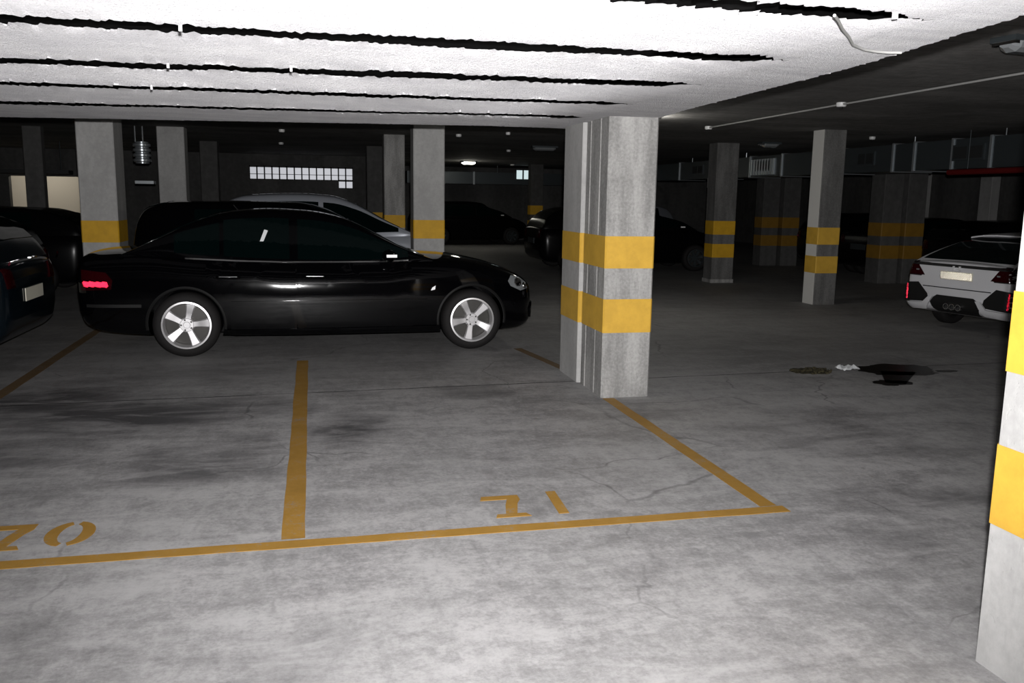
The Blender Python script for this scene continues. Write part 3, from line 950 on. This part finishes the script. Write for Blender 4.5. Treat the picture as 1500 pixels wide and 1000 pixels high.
# --- the black saloon
SED = dict(
    paint='black', wheel_r=.318, rear_axle=-1.427, front_axle=1.427, tumble=.40, arch_r=.352,
    deck=[(-2.43, .88), (-2.41, .95), (-2.36, .985), (-2.15, 1.01), (-1.8, 1.025), (-1.3, .985), (-.6, .945), (0, .93), (.5, .935), (.85, .965), (1.2, .955), (1.65, .885), (1.92, .805), (2.07, .72), (2.14, .64), (2.17, .57)],
    bottom=[(-2.43, .55), (-2.41, .42), (-2.35, .31), (-2.15, .24), (-1.6, .20), (1.5, .175), (1.9, .19), (2.08, .23), (2.15, .30), (2.17, .40)],
    width=[(-2.43, .68), (-2.41, .73), (-2.36, .785), (-2.24, .84), (-2.0, .88), (-1.4, .908), (0, .911), (1.2, .905), (1.62, .885), (1.85, .84), (2.0, .775), (2.10, .68), (2.15, .57), (2.17, .48)],
    roof=[(-2.05, .985), (-1.75, 1.125), (-1.37, 1.315), (-1.0, 1.42), (-.62, 1.445), (-.25, 1.43), (.0, 1.395), (.2, 1.335), (.46, 1.205), (.74, 1.065), (1.02, .955)])
c = Car(SED, 'sedan_car', 'glossy black four-door sedan parked sideways behind the empty bays', 'car', (.155, 9.90, 0), R(1.6)).shell()
WH = make_wheel(.318, .228, .225)
c.wheels(WH, .795, (R(5), R(-28)))
for s in (-1, 1):
    dark_s = lambda x: None
    c.side_window(-.35, .76, s, .018, .845)
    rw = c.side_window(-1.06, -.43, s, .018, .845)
    c.side_window(-1.52, -1.10, s, .018, .80)
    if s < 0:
        c.patch('window_glint', M['paper'], 'y', s, [(-.715, 1.13), (-.68, 1.13), (-.635, 1.235), (-.67, 1.245)], .012, .006, .05, rw)  # white patch painted as the flash glint on the rear glass
    fd = c.patch('door', M['black'], 'y', s, [(-.365, .26), (-.365, .915), (.1, .913), (.5, .917), (.76, .93), (.82, .80), (.84, .55), (.82, .36), (.80, .26)], .004, .010, .09, smooth=30)
    rd = c.patch('door', M['black'], 'y', s, [(-.378, .26), (-.378, .915), (-.6, .922), (-.9, .94), (-1.22, .955), (-1.24, .80), (-1.13, .68), (-1.05, .58), (-1.02, .48), (-1.01, .26)], .004, .010, .09, smooth=30)
    for d_, hx in ((fd, -.19), (rd, -1.02)):
        h_ = MB()
        p, n_ = c.surf('y', s, hx, .79)
        y = p.y
        a = [(hx - .105, y, .785), (hx - .08, y + s * .035, .788), (hx + .08, y + s * .035, .786), (hx + .105, y, .783)]
        h_.tube(a, .014, 10)
        h_.build('door_handle', M['black'], d_, 50)
        MB().tube([(hx - .085, y + s * .048, .795), (hx + .085, y + s * .048, .793)], .0045, 8).build('handle_trim', M['chrome'], d_, 50)
    c.patch('rub_strip', M['black'], 'y', s, [(-1.0, .505), (.95, .505), (.95, .548), (-1.0, .548)], .016, .018, .09, smooth=60)
    c.patch('side_skirt', M['black'], 'y', s, [(-1.02, .20), (1.03, .20), (1.05, .262), (-1.05, .262)], .014, .018, .09, smooth=60)
    belt = [(-1.42, .965), (-.9, .939), (-.5, .928), (0, .926), (.5, .928), (.76, .942)]
    c.patch('belt_trim', M['chrome'], 'y', s, [(x, z - .004) for x, z in belt] + [(x, z + .009) for x, z in belt[::-1]], .008, .012, .12)
    c.patch('rear_bumper_strip', M['trim'], 'y', s, [(-2.33, .50), (-1.83, .50), (-1.83, .53), (-2.33, .53)], .010, .012, .08)
    tl = c.patch('tail_light', M['redglass'], 'y', s, [(-2.37, .66), (-2.10, .675), (-2.08, .76), (-2.14, .835), (-2.37, .86)], .005, .012, .05)
    p, _ = c.surf('y', s, -2.225, .725); q, _ = c.surf('y', s, -2.33, .725); q2, _ = c.surf('y', s, -2.11, .725)
    ang = math.atan2(q2.y - q.y, q2.x - q.x)
    yaw = ang + (-PI / 2 if s < 0 else PI / 2)
    dirv = Vector((math.cos(yaw), math.sin(yaw), 0))
    reflector(tl, 'side_reflector', M['redretro'], .245, .062, p + dirv * .026, (0, 0, yaw), .011, 'bright red reflector strip')
    hl = c.patch('headlight', M['lens'], 'y', s, [(1.86, .665), (1.83, .72), (1.87, .775), (1.97, .755), (2.06, .69), (2.08, .63), (1.98, .61)], .004, .012, .05)
    for cx, cz, r in ((1.945, .70, .05), (2.03, .66, .035)):
        p, nn = c.surf('y', s, cx, cz)
        lm = MB().lathe([(r, 0), (r * .95, .012), (r * .6, .02), (0, .024)], 24, Matrix.Translation(p + nn * .004) @ nn.to_track_quat('Z', 'Y').to_matrix().to_4x4())
        lm.build('lamp_lens', M['chrome'], hl, 50)
    c.patch('fender_glint', M['bright'], 'y', s, [(.985, .635), (1.03, .645), (1.035, .685), (1.0, .665)], .006, .012, .03)  # pale patch added as a painted glint on the fender
    for ax in c.ax:
        ring = MB(); ro, ri = .378, .351
        seg = 30; vs = []; fs = []
        for k in range(seg + 1):
            a = R(-8 + 196 * k / seg)
            for rr, o in ((ri, .004), (ri + .010, .012), (ro, .004)):
                xx, zz = ax + rr * math.cos(a), c.wr + .005 + rr * math.sin(a)
                px = ax + (rr + .012) * math.cos(a); pz = c.wr + .005 + (rr + .012) * math.sin(a)
                p, _ = c.surf('y', s, px, pz)
                vs.append((xx, p.y + s * o, zz))
        for k in range(seg):
            for j in range(2):
                a_ = k * 3 + j
                fs.append((a_, a_ + 1, a_ + 4, a_ + 3))
        ring.add(vs, fs)
        ring.build('arch_lip', M['trim'], c.root, 60)
c.screen('windshield', .20, .93, .05)
c.screen('rear_window', -1.80, -1.12, .05)
c.mirrors(.56, .985, M['black'])
c.patch('front_bumper', M['black'], 'x', 1, [(-.62, .30), (.62, .30), (.66, .40), (.60, .46), (-.60, .46), (-.66, .40)], .02, .03, .08)
c.patch('grille', M['chrome'], 'x', 1, [(-.34, .52), (.34, .52), (.30, .62), (-.30, .62)], .006, .015, .08)
plate(c, (-2.445, 0, .74), (0, 0, PI), bright=False)
an = MB().tube([(-.95, 0, 1.42), (-1.0, 0, 1.48)], .006, 6); an.build('aerial', M['trim'], c.root)

# --- generic hatchback / estate used for the parked cars in the dark
def hatch(paint='dark', L=3.9, Hh=1.48, W=.85, rear=.72, front=.75, nose=.72, wr=.30, belt=.93):
    a, b = -L / 2, L / 2
    ra, fa = a + rear, b - front
    return dict(paint=paint, wheel_r=wr, rear_axle=ra, front_axle=fa, tumble=.34, arch_r=wr + .045,
        deck=[(a, .80), (a + .03, .93), (a + .15, belt + .04), (0, belt), (fa - .35, belt + .02), (fa + .1, belt - .02), (b - .3, nose + .08), (b - .08, nose - .05), (b, .55)],
        bottom=[(a, .45), (a + .04, .32), (a + .2, .22), (ra, .19), (fa, .18), (b - .2, .22), (b - .04, .3), (b, .4)],
        width=[(a, W * .80), (a + .04, W * .88), (a + .2, W * .96), (ra, W), (0, W), (fa, W * .985), (b - .3, W * .88), (b - .08, W * .70), (b, W * .52)],
        roof=[(a + .06, belt + .03), (a + .16, belt + .20), (a + .40, Hh - .10), (a + .75, Hh - .02), (-.2, Hh), (.25, Hh - .04), (fa - .78, Hh - .18), (fa - .30, belt + .18), (fa + .02, belt + .01)])
_al = M['alloy']; M['alloy'] = M['galv']
WS = make_wheel(.30, .195, .20, 7, .2, '_small')
M['alloy'] = _al
def parked(name, label, loc, heading, P, tails=True, glow=False, wheels=True, mirrors=True, group='dark cars parked in the garage', scale=1.0, film=False, tail_mat=None):
    c = Car(P, name, label, 'car', loc, heading, group, scale).shell()
    a, b = P['deck'][0][0], P['deck'][-1][0]
    fa = c.ax[1]
    c.wheels(WS, P['width'][3][1] - .115)
    for s in (-1, 1):
        c.side_window(-.02, fa - .12, s, .03, .83)
        c.side_window(a + .75, -.09, s, .03, .83)
        c.patch('door', c.paint, 'y', s, [(-.04, .27), (-.04, .9), (fa - .42, .91), (fa - .40, .27)], .004, .01, .15)
        c.patch('tail_light', M['redglass'], 'x', -1, [(s * .52, .74), (s * .70, .74), (s * .72, .92), (s * .56, .90)], .012, .02, .06)
        c.patch('headlight', M['lens'], 'x', 1, [(s * .30, .58), (s * .52, .60), (s * .55, .70), (s * .36, .68)], .010, .02, .06)
    c.screen('windshield', fa - .72, fa - .10, .05)
    c.screen('rear_window', a + .17, a + .42, .05)
    if mirrors: c.mirrors(fa - .42, .99, c.paint)
    plate(c, (a - .012, 0, .66), (0, 0, PI), bright=bool(film))
    if film is False:
        for ch in c.root.children:
            if ch.name.startswith('license_plate'): ch.data.materials[0] = M['galv']
    return c
cl = parked('hatchback_car', 'dark blue-black hatchback with a bright number plate at the left edge of the photo', (-2.64 - 2.0, 9.12, 0), PI, hatch('blue', 4.0, 1.44, .88, nose=.75), film=None)
for ch in list(cl.root.children):
    if ch.name.startswith('license_plate'): ch.location.z = .645
for s in (-1, 1):
    reflector(cl.root, 'rear_reflector', M['redretro'], .07, .04, (-2.03, s * .74, .97), (0, 0, PI), .011)
    MB().box(-2.03, -2.0, s * .06 - .03, s * .06 + .03, .965, .985).build('emblem', M['chrome'], cl.root)
parked('hatchback_car', 'dark car whose roof shows just behind the left edge hatchback', (-5.15, 11.1, 0), PI, hatch('dark', 3.9, 1.36, .84))
BK = hatch('black', 3.5, 1.505, .80, .6, .65, .80)
BK['roof'] = [(-1.70, .96), (-1.66, 1.25), (-1.52, 1.44), (-1.2, 1.495), (-.6, 1.505), (.2, 1.495), (.55, 1.42), (.85, 1.285), (1.2, 1.08), (1.50, .905)]
parked('hatchback_car', 'black hatchback parked directly behind the black sedan', (-.42, 11.88, 0), R(0), BK, mirrors=False)
SV = hatch('silver', 3.75, 1.615, .84, .62, .68, .78, .30, 1.0)
SV['roof'] = [(-1.80, 1.03), (-1.68, 1.25), (-1.42, 1.48), (-1.1, 1.585), (-.35, 1.615), (.1, 1.59), (.45, 1.48), (.85, 1.26), (1.30, 1.04)]
SV['deck'] = [(-1.875, .80), (-1.84, .93), (-1.7, 1.0), (0, .98), (.85, 1.03), (1.25, 1.04), (1.58, .98), (1.78, .86), (1.875, .6)]
parked('minivan_car', 'silver minivan whose roof and windscreen pillar show behind the black hatchback', (.15, 14.0, 0), R(0), SV, mirrors=False, group='pale cars parked in the garage')
parked('hatchback_car', 'dark car tucked behind the white hatchback on the right', (13.4, 14.2, 0), 0, hatch('dark', 3.8, 1.31, .84))
parked('hatchback_car', 'dark car between the aisle column and the wide dim column pair', (13.4, 16.95, 0), 0, hatch('dark', 3.8, 1.30, .84, belt=.92), mirrors=False)
parked('hatchback_car', 'large dark car behind the big column, left of the slim column', (7.0, 19.4, 0), 0, hatch('dark', 4.4, 1.42, .88))
cr = parked('hatchback_car', 'dark car with a tiny red tail lamp between the far pair and the aisle column', (13.5, 18.85, 0), 0, hatch('dark', 3.9, 1.36, .84))
reflector(cr.root, 'rear_reflector', M['redretro'], .06, .05, (-2.0, .55, .80), (0, 0, PI), .011)
parked('hatchback_car', 'dark car at the far end left of the far banded column', (5.2, 30.0, 0), R(10), hatch('dark', 4.0, 1.45, .86))
parked('hatchback_car', 'grey-white car nose at the far end beside the big column edge', (9.9, 28.2, 0), R(200), hatch('silver', 4.0, 1.42, .86), group='pale cars parked in the garage')
parked('hatchback_car', 'dark car far behind on the left below the lit lobby opening', (-5.4, 15.2, 0), PI, hatch('dark', 4.0, 1.35, .86))

# --- white hatchback on the right, seen from behind
CV = dict(paint='whitepaint', wheel_r=.32, rear_axle=-1.30, front_axle=1.38, tumble=.46, arch_r=.365,
    deck=[(-2.21, .93), (-2.19, .99), (-2.10, 1.01), (-1.7, 1.02), (0, .95), (.9, .97), (1.3, .94), (1.8, .84), (2.1, .72), (2.25, .55)],
    bottom=[(-2.21, .42), (-2.19, .36), (-2.1, .29), (-1.6, .21), (1.5, .19), (2.1, .22), (2.22, .32), (2.25, .4)],
    width=[(-2.21, .80), (-2.19, .83), (-2.12, .865), (-1.9, .895), (-1.3, .905), (0, .90), (1.4, .89), (1.9, .80), (2.15, .64), (2.25, .48)],
    roof=[(-2.13, .985), (-1.9, 1.09), (-1.5, 1.235), (-1.05, 1.36), (-.5, 1.42), (-.1, 1.43), (.3, 1.39), (.8, 1.2), (1.2, .97)])
hd = R(12); sc = .87
cx = 7.8 + math.cos(hd) * 2.2 * sc; cy = 9.4 + math.sin(hd) * 2.2 * sc
c = Car(CV, 'hatchback_car', 'white hatchback seen from behind at the right edge with a bright number plate', 'car', (cx, cy, 0), hd, 'pale cars parked in the garage', sc).shell()
WC = make_wheel(.32, .22, .22, 5, .4, '_civic')
c.wheels(WC, .79)
rp = lambda name, mat, poly, off=.006, th=.02, parent=None, label=None: c.patch(name, mat, 'x', -1, poly, off, th, .06, parent, 40, label)
for s in (-1, 1):
    c.side_window(.0, 1.1, s, .02, .84); c.side_window(-.95, -.07, s, .02, .84); c.side_window(-1.6, -1.0, s, .03, .80)
    tl = rp('tail_light', M['redglass'], [(s * .54, .80), (s * .84, .80), (s * .87, .88), (s * .85, .98), (s * .70, 1.0)], .010)
    t2 = MB()
    rp('lamp_bezel', M['trim'], [(s * .60, .785), (s * .86, .785), (s * .86, .80), (s * .59, .80)], .014, .02, tl)
    MB().box(-2.235, -2.215, s * .66 - .02, s * .66 + .02, .865, .885).build('lamp_bulb', M['lens'], tl)
    v = rp('bumper_vent', M['trim'], [(s * .44, .42), (s * .86, .39), (s * .875, .67), (s * .64, .69), (s * .47, .53)], .012)
    yaw = PI + s * R(-18)
    reflector(v, 'rear_reflector', M['redretro'], .045, .24, (-2.205, s * .83, .535), (0, 0, PI), .011, 'bright red reflector strip')
    rp('bumper_lip', M['whitepaint'], [(s * .86, .30), (s * .48, .32), (s * .35, .50), (s * .42, .50), (s * .52, .40), (s * .86, .385)], .04, .06)
rp('diffuser', M['trim'], [(-.36, .28), (.36, .28), (.42, .45), (.30, .53), (-.30, .53), (-.42, .45)], .01)
ex = MB()
for y in (-.10, 0, .10):
    ex.lathe([(.040, 0), (.045, .09), (.036, .09), (.034, .02)], 18, Matrix.Translation((-2.17, y, .38)) @ Matrix.Rotation(R(-90), 4, 'Y'))
ex.build('exhaust', M['chrome'], c.root, 40)
rp('boot_seam', M['trim'], [(-.56, .635), (.56, .635), (.56, .648), (-.56, .648)], .004, .01)
rp('rear_wing', M['trim'], [(-.78, .945), (.78, .945), (.80, .985), (-.80, .985)], .012, .03)
plate(c, (-2.225, 0, .825), (0, 0, PI), bright=True)
em = MB()
em.box(-2.24, -2.215, -.06, .06, .90, .915).box(-2.24, -2.215, -.06, -.04, .90, .965).box(-2.24, -2.215, .04, .06, .90, .965).box(-2.24, -2.215, -.05, .05, .93, .942)
em.build('emblem', M['bright'], c.root)
c.screen('rear_window', -2.02, -1.12, .06)
c.screen('windshield', .36, 1.1, .05)
c.mirrors(.75, .99, M['whitepaint'])
spm = MB(); vs = []; fs = []
for j in range(13):
    y = -.60 + 1.2 * j / 12; zz = 1.375 - .045 * (abs(y) / .6) ** 3
    for dx, dz in ((-1.22, 0), (-1.22, .022), (-1.0, .045), (-1.0, .0)):
        vs.append((dx, y, zz + dz))
for j in range(12):
    for k in range(4):
        fs.append((j * 4 + k, j * 4 + (k + 1) % 4, j * 4 + 4 + (k + 1) % 4, j * 4 + 4 + k))
fs += [(0, 1, 2, 3), tuple(range(48, 52))]
spm.add(vs, fs)
spm.build('spoiler', M['whitepaint'], c.root, 40)
MB().tube([(-.75, 0, 1.40), (-.85, 0, 1.50)], .02, 8).build('aerial', M['whitepaint'], c.root)

# ------------------------------------------------------------------ light
def light(name, typ, loc, energy, color=(1, 1, 1), **kw):
    d = bpy.data.lights.new(name, typ); d.energy = energy; d.color = color
    for k, v in kw.items(): setattr(d, k, v)
    o = bpy.data.objects.new(name, d); COL.objects.link(o); o.location = loc
    return o
fl = light('camera_flash', 'SPOT', (.025, -.02, 1.705), 2350, (1.0, .985, .985), spot_size=R(118), spot_blend=1.0, shadow_soft_size=.022)
yaw, pitch = R(-12.8), R(10.0)
dv = Vector((math.sin(-yaw) * math.cos(pitch), math.cos(yaw) * math.cos(pitch), math.sin(pitch)))
fl.rotation_euler = dv.to_track_quat('-Z', 'Y').to_euler()
light('lobby_lamp', 'POINT', (-7.6, 27.2, 2.3), 36, (1, .93, .80), shadow_soft_size=.15)
light('far_lamp', 'POINT', (4.7, 27.3, H2 - .17), 9, (1, .97, .85), shadow_soft_size=.12)
light('column_lamp', 'POINT', (4.42, 11.3, H2 - .15), 20, (1, .98, .92), shadow_soft_size=.12)

W_ = bpy.data.worlds.new('dark garage'); S.world = W_; W_.use_nodes = True
W_.node_tree.nodes['Background'].inputs[0].default_value = (.004, .004, .005, 1)
W_.node_tree.nodes['Background'].inputs[1].default_value = .3

# ------------------------------------------------------------------ camera
cam = bpy.data.cameras.new('camera'); co = bpy.data.objects.new('camera', cam); COL.objects.link(co)
cam.sensor_width = 36; cam.lens = 36 * 1280 / 1500; cam.clip_start = .05; cam.clip_end = 200
RR = ((0.97582504, -0.02122716, 0.21751986), (-0.2180559, -0.16166213, 0.96245362), (0.01473457, -0.98661784, -0.16238266))
m4 = Matrix.Identity(4)
for r in range(3):
    m4[r][0] = RR[r][0]; m4[r][1] = -RR[r][1]; m4[r][2] = -RR[r][2]
m4.translation = Vector((0, 0, 1.6))
co.matrix_world = m4
S.camera = co
S.view_settings.view_transform = 'Standard'
S.view_settings.look = 'None'
S.view_settings.exposure = 0.0
S.view_settings.gamma = 1.0
S.view_settings.use_curve_mapping = False
